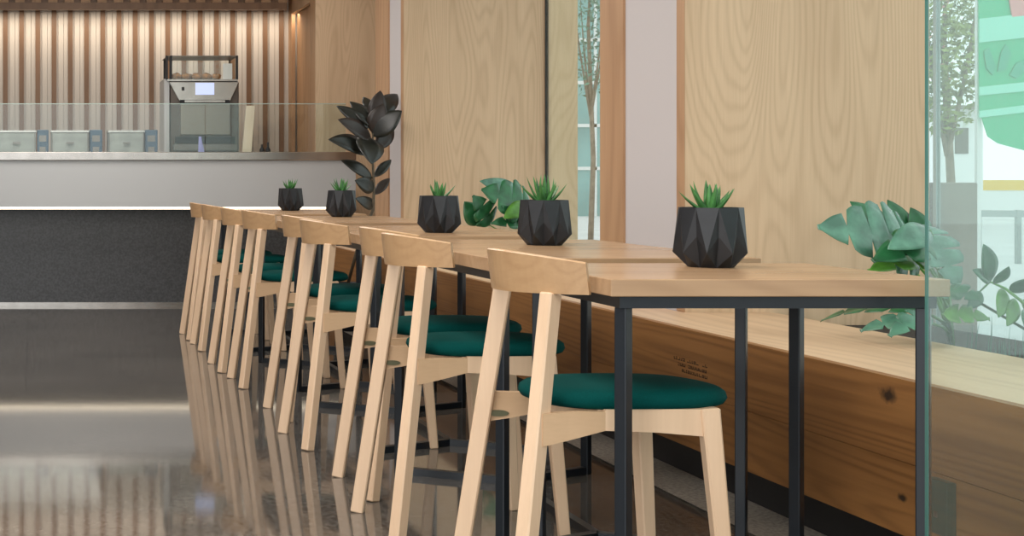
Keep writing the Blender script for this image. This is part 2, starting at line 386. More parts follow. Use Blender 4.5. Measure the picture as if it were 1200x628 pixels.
box('cabinet', -4.0, 2.78, 14.0, 15.0, 0, 1.26, M['steel_dk'], bc); box('top', -4.0, 2.78, 13.96, 15.02, 1.26, 1.30, M['stainless'], bc)
gs = empty('sneeze_guard', 'low clear glass screen standing along the counter top', 'glass screen')
zs = Z(178, DC); GDs = 12.98
box('glass_pane', -4.9, X(240, GDs), GDs, GDs+.01, zs, Z(122, GDs), M['glass_green'], gs)
box('glass_pane', X(241, GDs), X(369, GDs), GDs, GDs+.01, zs, Z(122, GDs), M['glass_green'], gs)
box('glass_pane', X(370, GDs), X(405, GDs), GDs, GDs+.01, zs, Z(122, GDs), M['glass_near'], gs)
box('glass_edge', -4.9, X(405, GDs), GDs-.001, GDs+.011, Z(122, GDs), Z(122, GDs)+.006, mat('pale_glass_edge', (.45, .58, .52), .3), gs)

# food tubs on the worktop
def tub(x0, x1, xb, lab):
    d = 13.35
    t = empty('food_bin', lab, 'container', (X(x0, d), d, ZT), group='steel food bins on the counter')
    wd = X(x1, d)-X(x0, d); h = Z(155, d)-ZT
    bm = bmesh.new(); vs = bx(bm, 0, wd, 0, .30, 0, h)
    bev(bm, .006); link('steel_case', bm, M['bin_steel'], t)
    bm = bmesh.new(); bx(bm, -.004, wd+.004, -.01, .30, h, h+.018); link('lid', bm, M['stainless'], t)
    bm = bmesh.new(); bar(bm, (wd*.40, -.02, h*.62), (wd*.60, -.02, h*.62), .018, .018); link('handle', bm, M['steel_dk'], t)
    bm = bmesh.new(); bx(bm, wd*.02, wd*.04, -.012, 0, .02, h-.01); link('rib', bm, M['steel_dk'], t)
    bm = bmesh.new(); bx(bm, wd*.96, wd*.98, -.012, 0, .02, h-.01); link('rib', bm, M['steel_dk'], t)
    u = empty('dispenser_box', 'dark blue box '+xb[2], 'container', (X(xb[0], d), d+.02, ZT), group='dark blue boxes beside the steel bins')
    wb_ = X(xb[1], d)-X(xb[0], d); h2 = Z(152, d)-ZT
    box('case', 0.004, wb_, 0, .26, 0, h2, M['bluebox'], u, bev=.006)
    bm = bmesh.new()
    bx(bm, wb_*.2, wb_*.8, -.006, 0, h2*.62, h2*.82); link('display', bm, M['steel_dk'], u)
    bm = bmesh.new(); bx(bm, wb_*.25, wb_*.75, -.005, 0, h2*.25, h2*.45); link('label_plate', bm, M['steel_dk'], u)
tub(-3, 42, (43, 57, 'beside the leftmost steel bin on the counter'), 'leftmost of three steel food bins behind the counter screen')
tub(60, 104, (105, 120, 'between the middle and right steel bins'), 'middle of three steel food bins behind the counter screen')
tub(127, 169, (170, 185, 'right of the third steel bin, nearest the oven'), 'rightmost of three steel food bins, nearest the oven')

# oven
OD = 14.05
ov = empty('speed_oven', 'stainless countertop speed oven with lit screen on the back counter', 'oven', (0, OD, 1.30))
def ox(x): return X(x, OD)
def oz(y): return Z(y, OD)-1.30
bm = bmesh.new(); bx(bm, ox(200), ox(281), .06, .62, 0, oz(95)); bev(bm, .01); link('body', bm, M['oven_body'], ov)
bm = bmesh.new()
pr = [(ox(198), oz(96)), (ox(280), oz(96)), (ox(270), oz(118)), (ox(210), oz(118))]
a = [bm.verts.new((x, 0, z)) for x, z in pr]; b = [bm.verts.new((x, .08, z)) for x, z in pr]
bm.faces.new(a); bm.faces.new(b[::-1])
for i in range(4): bm.faces.new([a[i], b[i], b[(i+1)%4], a[(i+1)%4]])
bev(bm, .004); link('control_panel', bm, M['stainless'], ov)
box('handle_recess', ox(211), ox(269), -.006, .0, oz(121), oz(117), M['black'], ov)
sc_ = box('screen', ox(229), ox(251), -.004, 0, oz(111), oz(97), M['screen'], ov)
box('button', ox(213), ox(216), -.006, 0, oz(106), oz(102), M['black'], ov)
dd_ = box('door', ox(212), ox(270), .01, .07, oz(158), oz(121), M['oven_door'], ov, bev=.006)
box('door_skirt', ox(206), ox(276), .03, .07, oz(168), oz(160), M['black'], ov)
box('drip_tray', ox(204), ox(278), .0, .07, oz(176), oz(169), M['steel_dk'], ov)
bm = bmesh.new(); bar(bm, (ox(216), -.04, oz(119)), (ox(263), -.04, oz(119)), .022, .022); bar(bm, (ox(217), -.04, oz(119)), (ox(217), .04, oz(119)), .018, .018); bar(bm, (ox(262), -.04, oz(119)), (ox(262), .04, oz(119)), .018, .018)
link('handle', bm, M['stainless'], ov)
box('side_panel', ox(193), ox(199), .05, .55, 0, oz(92), M['counter_w'], ov)
# glass display on the oven
dc = empty('pastry_display', 'glass display box of pastries on top of the oven', 'display case', (0, OD+.02, 1.30+oz(94.9)))
z0 = 0; z1 = oz(65)-oz(95)
box('tray', ox(196), ox(279), 0, .48, 0, .018, M['stainless'], dc)
for xx in ((193, 195.5), (199, 202), (277, 279.5)): box('upright', ox(xx[0])if xx[0]>193 else ox(194.5), ox(xx[1]) if xx[0]>193 else ox(197), 0, .03, .018, z1, M['black'], dc)
box('upright', ox(197), ox(200), .45, .48, .018, z1, M['black'], dc); box('upright', ox(276), ox(278), .45, .48, .018, z1, M['black'], dc)
box('glass_front', ox(202), ox(277), .004, .010, .018, z1-.01, M['glass_green'], dc)
box('top_pane', ox(196), ox(279), 0, .48, z1-.01, z1, M['steel_dk'], dc)
box('price_card', ox(262), ox(273), .03, .035, .02, z1*.7, M['ext_white'], dc)
for j in range(9):
    bm = bmesh.new(); bmesh.ops.create_icosphere(bm, subdivisions=2, radius=.045)
    for v in bm.verts: v.co.z *= .75; v.co += Vector((random.uniform(-.006, .006),)*3)
    for v in bm.verts: v.co.x *= 1.15
    o = link('pastry', bm, M['bread'], None, True)
    xx = ox(208)+(j % 5)*.098+.03*(j//5); yy = OD+.12+(j//5)*.13
    o.location = (xx, yy, 1.30+oz(94.9)+.018+.035); o.rotation_euler = (0, 0, j)
    tag(o, ['leftmost golden pastry', 'second golden pastry from the left', 'middle golden pastry', 'fourth golden pastry from the left', 'rightmost golden pastry'][j % 5]+(' in the front row' if j < 5 else ' in the back row')+' of the display box', 'pastry', 'pastries in the display box')
# leaning board, paper, bottles
bm = bmesh.new(); d = 13.3
A = P(283, 178, d); B = P(294, 178, d); T0 = P(291, 123, d); T1 = P(301, 123, d); zb = ZT
pts = [Vector((A.x, d, zb)), Vector((B.x, d, zb)), Vector((T1.x, d+.12, T1.z)), Vector((T0.x, d+.12, T0.z))]
a = [bm.verts.new(p) for p in pts]; b = [bm.verts.new(p+Vector((0, .02, 0))) for p in pts]
bm.faces.new(a); bm.faces.new(b[::-1])
for i in range(4): bm.faces.new([a[i], b[i], b[(i+1)%4], a[(i+1)%4]])
tag(link('leaning_board', bm, M['cream']), 'cream narrow board leaning behind the glass screen beside the oven', 'board')
bm = bmesh.new()
for s, (xa, xb_) in ((0, (232, 237)), (1, (237, 242))):
    pts = [P(xa+s*1, 178, 13.25), P(xb_, 178, 13.25), P(236, 160, 13.3), P(233, 160, 13.3)]
    for p in pts[:2]: p.z = ZT
    a = [bm.verts.new(p+Vector((0, s*.02, 0))) for p in pts]; b = [bm.verts.new(p+Vector((0, s*.02+.004, 0))) for p in pts]
    bm.faces.new(a); bm.faces.new(b[::-1])
    for i in range(4): bm.faces.new([a[i], b[i], b[(i+1)%4], a[(i+1)%4]])
tag(link('folded_paper', bm, M['lilac']), 'small lilac folded card standing on the counter before the oven', 'card')
for x, lab in ((307, 'left of two tiny dark bottles right of the leaning board'), (314, 'right of two tiny dark bottles right of the leaning board')):
    bm = bmesh.new(); c = P(x, 178, 13.35); lathe(bm, [(.022, 0), (.024, .01), (.024, .10), (.01, .125), (.01, .15+(x == 314)*.02)], 12, (0, 0, 0))
    o = link('bottle', bm, M['black'], None, True); o.location = (c.x, 13.35, ZT); tag(o, lab, 'bottle', 'dark bottles on the counter')

# ------------------------------------------------------------------ tables
HT = .913
TXL, TXR = 1.394, 2.211
def table(y0, y1, label):
    """y0, y1: front and back leg lines"""
    cx = (TXL+TXR)/2; cy = (y0+y1)/2; L = (y1-y0)/2
    t = empty('bar_table', label, 'table', (cx, cy, 0), group='oak bar tables in a row')
    hw = (TXR-TXL)/2
    top = link('table_top', top_bm(hw, L+.035), M['oak_top'], t)
    top.location = (0, 0, HT)
    lx = hw-.044; bm = bmesh.new(); zt = HT-.042
    for s in (-1, 1):
        bar(bm, (-lx-.018, s*(L+.008), zt-.0145), (lx+.018, s*(L+.008), zt-.0145), .03, .029)
        bar(bm, (s*lx, -L, zt-.0145), (s*lx, L, zt-.0145), .03, .029)
    link('apron', bm, M['steel_blk'], t)
    for sx in (-1, 1):
        for sy in (-1, 1):
            bm = bmesh.new(); bar(bm, (sx*lx, sy*L, 0.0), (sx*lx, sy*L, zt-.028), .031, .031, spin=math.radians(38)*sx*sy)
            bev(bm, .003); link('leg', bm, M['steel_blk'], t)
    ins = min(.2, L*.45); bm = bmesh.new()
    for sy in (-1, 1):
        for sx in (-1, 1): bar(bm, (sx*lx, sy*L, .014), (0, sy*(L-ins), .014), .03, .028)
    bar(bm, (0, -L+ins, .014), (0, L-ins, .014), .03, .028)
    link('foot_frame', bm, M['steel_blk'], t)
    return t
def top_bm(hw, hl):
    bm = bmesh.new(); bx(bm, -hw, hw, -hl, hl, -.042, 0); bev(bm, .0025); return bm
table(3.525, 4.11, 'small oak bar table nearest the camera, knot in its front edge, beside the glass')
for a, lab in ((4.43, 'oak bar table second from the camera, behind the small nearest one'),
               (6.07, 'oak bar table in the middle of the row of five'),
               (7.83, 'oak bar table second from the far end of the row'),
               (9.60, 'oak bar table at the far end, nearest the service counter')):
    table(a, a+1.24, lab)

# ------------------------------------------------------------------ stools
def make_stool():
    t = empty('bar_stool', '', 'stool', group='beech bar stools along the tables')
    for s in (-1, 1):
        # rear leg runs up to the backrest
        bm = bmesh.new()
        p = [(-.275, s*.212, 0), (-.216, s*.192, .56), (-.160, s*.150, .871)]
        bar(bm, p[0], p[2], .043, .042, .045, .036, up=(0, 1, 0), spin=-s*.5)
        bmesh.ops.bevel(bm, geom=bm.edges[:], offset=.004, segments=1, affect='EDGES')
        link('leg', bm, M['beech'], t)
        bm = bmesh.new(); bar(bm, (.275, s*.205, 0), (.232, s*.175, .585), .034, .034, .046, .042, up=(0, 1, 0), spin=s*.15)
        bmesh.ops.bevel(bm, geom=bm.edges[:], offset=.004, segments=1, affect='EDGES'); link('leg', bm, M['beech'], t)
    # side rails: rear half rises from the leg to a joint, front half straight to the front leg
    for s in (-1, 1):
        bm = bmesh.new()
        st = [(-.200, .184, .497), (-.13, .172, .509), (-.03, .160, .530)]
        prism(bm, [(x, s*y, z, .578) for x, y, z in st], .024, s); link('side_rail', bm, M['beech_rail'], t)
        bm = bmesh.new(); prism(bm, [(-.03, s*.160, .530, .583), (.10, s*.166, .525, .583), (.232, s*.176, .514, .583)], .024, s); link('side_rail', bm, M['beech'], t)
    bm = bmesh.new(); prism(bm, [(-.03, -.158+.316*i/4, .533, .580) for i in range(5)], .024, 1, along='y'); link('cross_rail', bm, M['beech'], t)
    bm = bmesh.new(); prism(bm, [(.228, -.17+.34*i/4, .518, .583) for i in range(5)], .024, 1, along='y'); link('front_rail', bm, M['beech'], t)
    # oval badge on the inner face of the side rail, close to the rear leg
    bm = bmesh.new(); n = 24; yr = .1655
    A = [bm.verts.new((-.168+.027*math.cos(2*math.pi*k/n), yr-.004*math.cos(2*math.pi*k/n)*1.0, .521+.0085*math.sin(2*math.pi*k/n))) for k in range(n)]
    B = [bm.verts.new((v.co.x, v.co.y-.004, v.co.z)) for v in A]
    bm.faces.new(A); bm.faces.new(B[::-1])
    for k in range(n): bm.faces.new([A[k], B[k], B[(k+1)%n], A[(k+1)%n]])
    bg_ = link('badge', bm, M['badge'], t); bg_['label'] = 'oval brass badge'
    # cushion
    bm = bmesh.new(); n = 40
    def outline(k):
        a = 2*math.pi*k/n; ca, sa = math.cos(a), math.sin(a); e = 2/2.7
        return (.012+.242*math.copysign(abs(ca)**e, ca), .188*math.copysign(abs(sa)**e, sa))
    rings = []
    for sc, z in ((.90, .598), (.97, .604), (1.0, .617), (.985, .631), (.93, .641), (.80, .647), (.5, .650), (.2, .6505)):
        rings.append([bm.verts.new((.092+(outline(k)[0]-.012)*sc*1.035, outline(k)[1]*sc, z-.0185)) for k in range(n)])
    for A, B in zip(rings, rings[1:]):
        for k in range(n): bm.faces.new([A[k], A[(k+1)%n], B[(k+1)%n], B[k]])
    bm.faces.new(rings[0][::-1]); bm.faces.new(rings[-1])
    link('seat_cushion', bm, M['green'], t, True)
    # curved backrest
    bm = bmesh.new(); N = 24; rows = []
    for i in range(N+1):
        y = -.222+.444*i/N; q = y/.235
        x = -.226+.150*q*q; nx, ny = 1.0, -2*.150*q/.235; l = math.hypot(nx, ny); nx /= l; ny /= l
        zb_, zt_ = .868+.004*q*q, .974-.026*q*q
        th = .024-.006*abs(q)
        lean = .012
        ring = []
        for (o, z) in ((-th/2, zb_), (-th/2, zt_-.003), (-th/2+.004, zt_), (th/2-.004, zt_), (th/2, zt_-.003), (th/2, zb_)):
            ring.append(bm.verts.new((x+nx*o-lean*(z-.868)/.1, y+ny*o, z)))
        rows.append(ring)
    for A, B in zip(rows, rows[1:]):
        for k in range(6): bm.faces.new([A[k], A[(k+1)%6], B[(k+1)%6], B[k]])
    bm.faces.new(rows[0]); bm.faces.new(rows[-1][::-1])
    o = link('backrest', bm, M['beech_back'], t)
    return t
def prism(bm, pts, th, s, along='x'):
    rows = []
    for i, (x, y, z0, z1) in enumerate(pts):
        o = (Vector((0, th/2, 0)) if along == 'x' else Vector((th/2, 0, 0)))
        v = Vector((x, y, 0))
        rows.append([bm.verts.new((v-o)+Vector((0, 0, z0))), bm.verts.new((v+o)+Vector((0, 0, z0))), bm.verts.new((v+o)+Vector((0, 0, z1))), bm.verts.new((v-o)+Vector((0, 0, z1)))])
    for A, B in zip(rows, rows[1:]):
        for k in range(4): bm.faces.new([A[k], A[(k+1)%4], B[(k+1)%4], B[k]])
    bm.faces.new(rows[0]); bm.faces.new(rows[-1][::-1])
stool = make_stool()
SX = lambda ratio, d, u: ratio*CH+.275
spots = [  # depth, rear-foot X ratio, rotation
 (3.77, 1.005, 4), (4.83, .985, 4), (5.42, 1.035, 4), (6.38, .995, 4), (7.09, 1.032, 3), (8.15, .995, 1), (8.80, .967, 1), (9.86, .972, 1), (10.50, .965, 1)]
labs = ['beech bar stool with green cushion, nearest the camera, at the small table',
        'second beech stool from the camera, green cushion, behind the nearest one',
        'third beech stool from the camera, backrest mostly hidden behind the second',
        'fourth beech stool from the camera, its whole backrest showing mid row',
        'fifth beech stool from the camera, in the middle of the row of nine',
        'sixth beech stool from the camera, backrest overlapping the seventh and eighth',
        'seventh beech stool from the camera, two places from the counter-end stools',
        'eighth beech stool from the camera, second from the far end of the row',
        'farthest beech stool of the row, nearest the service counter']
for i, ((d, rt, rz), lab) in enumerate(zip(spots, labs)):
    o = stool if i == 0 else copy_tree(stool)
    o.location = (rt*CH+.275, d, 0); o.rotation_euler = (0, 0, math.radians(rz)); o['label'] = lab

# ------------------------------------------------------------------ pots with succulents
def blade(bm, base, direction, length, width, bend, mi=0):
    d = Vector(direction).normalized(); side = d.cross(Vector((0, 0, 1)))
    if side.length < .05: side = Vector((1, 0, 0))
    side.normalize(); up = side.cross(d).normalized(); n = 6; rows = []
    for i in range(n+1):
        t = i/n; c = Vector(base)+d*length*t-up*bend*t*t*length*-1
        wv = width*(1-t)**.7*(.75+.9*t*(1-t))+.0006
        rows.append([bm.verts.new(c-side*wv/2+up*wv*.12), bm.verts.new(c+up*wv*-.28), bm.verts.new(c+side*wv/2+up*wv*.12), bm.verts.new(c+up*wv*-.02)])
    for A, B in zip(rows, rows[1:]):
        for k in range(4): bm.faces.new([A[k], A[(k+1)%4], B[(k+1)%4], B[k]])
    bm.faces.new(rows[0]); bm.faces.new(rows[-1][::-1])
def make_pot(seed, hgt=.055, n=13, spread=1.0):
    random.seed(seed)
    t = empty('potted_succulent', '', 'potted plant', group='succulents in faceted black pots')
    bm = bmesh.new(); K = 9
    def ring(r, z, off=0): return [bm.verts.new((r*math.cos(2*math.pi*(k+off)/K), r*math.sin(2*math.pi*(k+off)/K), z)) for k in range(K)]
    A = ring(.060, 0); B = ring(.095, .040, .5); Cc = ring(.084, .163, 0); D = ring(.0795, .085, 0)
    bm.faces.new(A[::-1])
    for k in range(K):
        q = (k+1) % K
        bm.faces.new([A[k], A[q], B[k]]); bm.faces.new([A[k], B[k], D[k]]); bm.faces.new([A[k], D[k], B[k-1]])
        bm.faces.new([B[k], Cc[q], Cc[k]]); bm.faces.new([Cc[k], D[k], B[k]]); bm.faces.new([Cc[k], B[k-1], D[k]])
    # alternate rim vertices pulled inwards below the rim for the faceted folds
    I = [bm.verts.new((v.co.x*.93, v.co.y*.93, v.co.z)) for v in Cc]; J = [bm.verts.new((v.co.x*.90, v.co.y*.90, .148)) for v in Cc]
    for k in range(K):
        bm.faces.new([Cc[k], Cc[(k+1)%K], I[(k+1)%K], I[k]]); bm.faces.new([I[k], I[(k+1)%K], J[(k+1)%K], J[k]])
    bm.faces.new(J)
    link('pot', bm, M['pot'], t)
    bm = bmesh.new(); lathe(bm, [(.060, .146), (.066, .150), (.05, .154)], 14); link('soil', bm, M['soil'], t)
    bm = bmesh.new()
    for i in range(n):
        a = i*2.4+random.uniform(-.2, .2); el = .5+.95*(i/n)+random.uniform(-.08, .08)
        d = (math.cos(a)*math.cos(el)*spread, math.sin(a)*math.cos(el)*spread, math.sin(el))
        blade(bm, (math.cos(a)*.012, math.sin(a)*.012, .150), d, hgt*random.uniform(1.2, 1.7), .030, .16)
    link('rosette', bm, M['succ'], t, True)
    return t
for i, (x, d, hg, n, sp, lab) in enumerate([
    (1.862, 3.98, .058, 14, 1.0, 'spiky green succulent in black faceted pot, nearest, on the small table'),
    (1.856, 5.25, .066, 16, .9, 'tall bright succulent in black faceted pot beside the big split leaves'),
    (1.803, 6.42, .052, 12, 1.0, 'succulent in black faceted pot third from the camera, before the wood panel'),
    (1.907, 8.93, .060, 11, 1.1, 'succulent in black faceted pot just left of the rubber plant'),
    (1.885, 10.56, .054, 13, .9, 'smallest looking black faceted pot of succulent, at the far table')]):
    o = make_pot(20+i, hg, n, sp); o.location = (x, d, HT); o.rotation_euler = (0, 0, .35+.5*i); o['label'] = lab

# ------------------------------------------------------------------ broad leaves
def leaf(name, base, tip, width, mt, parent, nrm=(0, -1, .4), fold=.18, droop=.1, lobes=0, thick=.0015, org=None):
    """pointed leaf between two points; lobes>0 cuts split-leaf fingers into its margins"""
    base = Vector(base); tip = Vector(tip)
    if org is not None: base = base-org; tip = tip-org
    ax = tip-base; L = ax.length; u = ax.normalized(); n = Vector(nrm); n = (n-u*n.dot(u)).normalized(); s = u.cross(n)
    bm = bmesh.new(); N = 14 if not lobes else lobes*8; cen = []; 
    for i in range(N+1):
        t = i/N; cen.append(bm.verts.new(base+u*L*t+n*L*droop*(-(t-.5)**2*4+1)*.25))
    for sd in (-1, 1):
        prev = None
        for i in range(N+1):
            t = i/N
            if lobes:
                wv = width/2*(math.sin(math.pi*min(1, (t*.93+.07))**.62))**.75 if t < 1 else .01
                ph = (t*lobes) % 1.0
                slit = 1.0 if (ph < .8 or t < .12 or t > .93) else .22
                wv *= slit*(1-.06*math.cos(ph*6.28)); sweep = .42
            else:
                wv = width/2*(math.sin(math.pi*t**.85)**.8) if 0 < t < 1 else .001; sweep = .03
            k = 3 if lobes else 2; row = []
            for j in range(1, k+1):
                q = j/k
                p = base+u*(L*t+wv*sweep*q*3*(.35 if lobes else .2)*(1-t))+s*sd*wv*q+n*(L*droop*(-(t-.5)**2*4+1)*.25+fold*wv*q-fold*wv*q*q*.7)
                row.append(bm.verts.new(p))
            if prev:
                A = [cen[i-1]]+prev; B = [cen[i]]+row
                for j in range(k):
                    try: bm.faces.new([A[j], A[j+1], B[j+1], B[j]])
                    except Exception: pass
            prev = row
    o = link(name, bm, mt, parent, True)
    so = o.modifiers.new('solid', 'SOLIDIFY'); so.thickness = thick
    return o

# rubber plant
RP = Vector((2.385, 10.95, 0))
rp = empty('rubber_plant', 'tall dark rubber plant with broad near-black leaves beyond the tables', 'plant', RP)
bm = bmesh.new(); lathe(bm, [(.080, 0), (.090, .01), (.112, .34), (.115, .36), (.104, .36), (.10, .34)], 28); link('pot', bm, M['pot'], rp, True)
bm = bmesh.new(); lathe(bm, [(.10, .34), (.09, .346), (.02, .35)], 20); link('soil', bm, M['soil'], rp)
def zp(zx, zy): return 300+zx/3.14, 80+zy/3.14
stem_pts = [(0, 0, .34), (.07, 0, .6)]+[tuple(P(*zp(a, b), RP.y)-RP) for a, b in ((431, 520), (434, 440), (430, 360), (428, 280), (434, 190), (440, 130))]
bm = bmesh.new(); tube(bm, stem_pts, [.013, .012, .011, .010, .009, .008, .006, .004], 8); link('stem', bm, M['stem'], rp, True)
random.seed(11)
LV = [((434, 200), (458, 82), 50, .0), ((432, 215), (345, 122), 52, .05), ((440, 180), (520, 95), 56, .12), ((425, 220), (296, 138), 40, .02),
      ((425, 262), (302, 188), 58, -.06), ((428, 250), (537, 156), 66, -.05), ((425, 310), (266, 262), 66, -.1), ((405, 250), (425, 352), 84, -.14),
      ((440, 300), (505, 215), 46, .1), ((428, 405), (312, 338), 40, -.05), ((436, 400), (498, 336), 28, .04), ((434, 445), (364, 412), 46, -.08),
      ((438, 465), (492, 404), 28, .05), ((430, 512), (366, 478), 36, -.08), ((420, 520), (398, 470), 40, .05), ((436, 180), (395, 105), 36, .12), ((430, 240), (470, 130), 60, -.02)]
for i, (b_, t_, wd, dz) in enumerate(LV):
    pb = P(*zp(*b_), RP.y); pt = P(*zp(*t_), RP.y+dz*1.6)
    leaf('leaf', pb, pt, wd/3.14/F*RP.y*1.3, M['rubber'] if i % 4 else M['rubber_red'], rp, nrm=(random.uniform(-.5, .5), -1, random.uniform(.1, .8)), fold=.35, droop=.25, org=RP, thick=.003)

def monstera(name, root, leaves, label, cat='plant'):
    R = Vector(root); m = empty(name, label, cat, R)
    for (b_, t_, wd, d0, d1, mt, lobes, nr) in leaves:
        pb = P(*b_, d0); pt = P(*t_, d1)
        leaf('leaf', pb, pt, wd/F*(d0+d1)/2, M[mt], m, nrm=nr, fold=.28, droop=.35, lobes=lobes, org=R)
        bm = bmesh.new(); rel = pb-R; mid = Vector((rel.x*.35, rel.y*.35, max(.02, rel.z*.65)))
        tube(bm, [(0, 0, 0), tuple(mid*.5+Vector((0, 0, .02))), tuple(mid), tuple(rel)], [.008, .007, .006, .004], 6); link('petiole', bm, M['monst_y'], m, True)
    return m
SOIL = .52
monstera('split_leaf_plant', (3.46, 5.45, SOIL), [
    ((1078, 298), (958, 266), 92, 5.35, 5.2, 'monst_lt', 5, (.2, -1, .5)),
    ((1050, 300), (996, 236), 40, 5.5, 5.45, 'monst', 0, (.3, -1, .2)),
    ((1062, 296), (1040, 234), 34, 5.5, 5.45, 'monst', 0, (.1, -1, .2)),
    ((1080, 294), (1067, 243), 32, 5.5, 5.45, 'monst', 0, (0, -1, .2)),
    ((1092, 300), (1018, 318), 44, 5.3, 5.1, 'monst_y', 4, (0, -1, .8)),
    ((1066, 262), (1124, 338), 58, 5.25, 5.05, 'monst_lt', 4, (0, -1, .4)),
    ((1098, 282), (1022, 306), 50, 5.2, 5.08, 'monst', 3, (0, -1, .7)),
    ((1090, 270), (1040, 292), 34, 5.15, 5.05, 'monst_lt', 0, (.1, -1, .6)),
    ((1085, 285), (1035, 300), 26, 5.2, 5.1, 'monst', 0, (0, -1, .7)),
    ((1075, 362), (962, 376), 30, 5.1, 5.35, 'monst', 4, (0, -.6, 1)),
    ((1082, 376), (1008, 388), 30, 5.05, 5.1, 'monst_lt', 3, (0, -.6, 1)),
    ((1088, 368), (1042, 394), 32, 5.0, 4.95, 'monst_lt', 3, (0, -.7, 1)),
    ((1100, 340), (1150, 352), 36, 5.0, 4.9, 'monst', 3, (0, -.8, .8)),
    ((1105, 368), (1160, 374), 30, 4.95, 4.9, 'monst_y', 3, (0, -.8, .8)),
], 'large split-leaf plant with broad blue-green leaves beside the near table and glass')
monstera('split_leaf_plant', (3.42, 9.9, SOIL), [
    ((624, 252), (564, 222), 56, 9.8, 9.7, 'monst', 4, (.1, -1, .5)),
    ((618, 240), (562, 212), 30, 9.9, 9.8, 'monst_lt', 0, (.1, -1, .7)),
    ((574, 264), (554, 229), 34, 9.8, 9.7, 'monst', 3, (0, -1, .3)),
    ((560, 264), (544, 236), 26, 9.8, 9.75, 'monst', 0, (0, -1, .3)),
    ((622, 240), (590, 256), 22, 9.7, 9.6, 'monst_y', 0, (0, -1, .6)),
    ((618, 262), (575, 262), 22, 9.75, 9.65, 'monst', 3, (0, -1, .6)),
    ((606, 262), (588, 240), 18, 9.75, 9.65, 'monst', 0, (0, -1, .4)),
], 'split-leaf plant showing between the second and third pots')
# leafy vine at the far right in the trough
random.seed(5)
R = Vector((3.62, 5.0, SOIL)); vn = empty('trailing_vine', 'leafy green vine rising at the right edge beyond the glass', 'plant', R)
vp = [P(1140, 350, 5.0), P(1160, 330, 5.0), P(1178, 338, 4.95), P(1196, 352, 4.9), P(1215, 372, 4.85)]
bm = bmesh.new(); tube(bm, [(0, 0, 0)]+[tuple(p-R) for p in vp], .005, 6); link('stem', bm, M['monst_y'], vn, True)
for (b_, t_, wd, mt) in [((1160, 330), (1152, 286), 26, 'monst'), ((1160, 330), (1140, 316), 16, 'monst'), ((1165, 332), (1182, 312), 18, 'monst'), ((1176, 338), (1170, 372), 22, 'monst_y'),
                         ((1184, 342), (1206, 326), 18, 'monst'), ((1190, 350), (1180, 382), 20, 'monst_y'), ((1198, 352), (1222, 360), 22, 'monst_y'), ((1150, 342), (1134, 362), 16, 'monst'), ((1200, 362), (1208, 396), 22, 'monst')]:
    leaf('leaf', P(*b_, 4.98), P(*t_, 4.93), wd/F*4.95, M[mt], vn, nrm=(random.uniform(-.4, .4), -1, .3), fold=.3, droop=.2, org=R)
# dry grass tufts in the trough
bm = bmesh.new(); random.seed(9)
for i in range(70):
    y = random.uniform(4.2, 5.1); x = 3.26+random.random()*.12; h = random.uniform(.05, .16)
    blade(bm, (x, y, SOIL), (random.uniform(-.3, .3), random.uniform(-.3, .3), 1), h, .006, .2)
o = link('grass_tufts', bm, M['ext_leaf2']); o['kind'] = 'stuff'; tag(o, 'thin dark grass blades along the trough edge beyond the glass', 'grass')

# ------------------------------------------------------------------ outside
struct(box('ground', 3.96, 90, -30, 120, -.12, -.04, M['ext_ground']))
def foliage(bm, c, r, n, size):
    for i in range(n):
        while True:
            p = Vector((random.uniform(-1, 1), random.uniform(-1, 1), random.uniform(-1, 1)))
            if p.length < 1: break
        p = Vector((c[0]+p.x*r[0], c[1]+p.y*r[1], c[2]+p.z*r[2]))
        a = Vector((random.gauss(0, 1), random.gauss(0, 1), random.gauss(0, 1))).normalized(); b = a.orthogonal().normalized(); s = size*random.uniform(.6, 1.3)
        q = [p+a*s, p+b*s*.5, p-a*s, p-b*s*.5]; bm.faces.new([bm.verts.new(v) for v in q])
def tree(name, px, d, trunk_r, crown_px, top_px, bottom_px, mt, lab, n=900, extra=None):
    c = P(px, 0, d); t = empty(name, lab, 'tree', (c.x, d, -.04))
    zt, zb_ = Z(top_px, d)+.04, Z(bottom_px, d)+.04; r = crown_px/2/F*d
    bm = bmesh.new(); tube(bm, [(0, 0, 0), (.05, 0, zb_*.6), (-.04, 0, (zb_+zt)/2), (0, 0, zt*.9)], [trunk_r, trunk_r*.85, trunk_r*.6, trunk_r*.2], 10)
    for k in range(4):
        a = k*1.7; tube(bm, [(0, 0, zb_*.9), (math.cos(a)*r*.5, math.sin(a)*r*.5, zb_+(zt-zb_)*.35), (math.cos(a)*r*.8, math.sin(a)*r*.8, zb_+(zt-zb_)*.7)], [trunk_r*.5, trunk_r*.3, trunk_r*.1], 6)
    link('trunk', bm, M['bark'], t, True)
    bm = bmesh.new(); foliage(bm, (0, 0, (zt+zb_)/2), (r, r, (zt-zb_)/2), n, r*.11); link('foliage', bm, M[mt], t)
    if extra:
        bm = bmesh.new(); foliage(bm, (-r*.5, -r*.5, zt*.8), (r*.6, r*.3, (zt-zb_)*.4), 60, r*.08); link('blossom', bm, M[extra], t)
    return t
random.seed(21)
tree('street_tree', 1110, 15, .05, 92, -70, 165, 'ext_leaf', 'slim street tree with yellow-green leaves just beyond the glass', 2600, 'pink')
tree('street_tree', 692, 26, .05, 60, -60, 120, 'ext_leaf2', 'blue-green tree seen through the narrow window gap', 700)
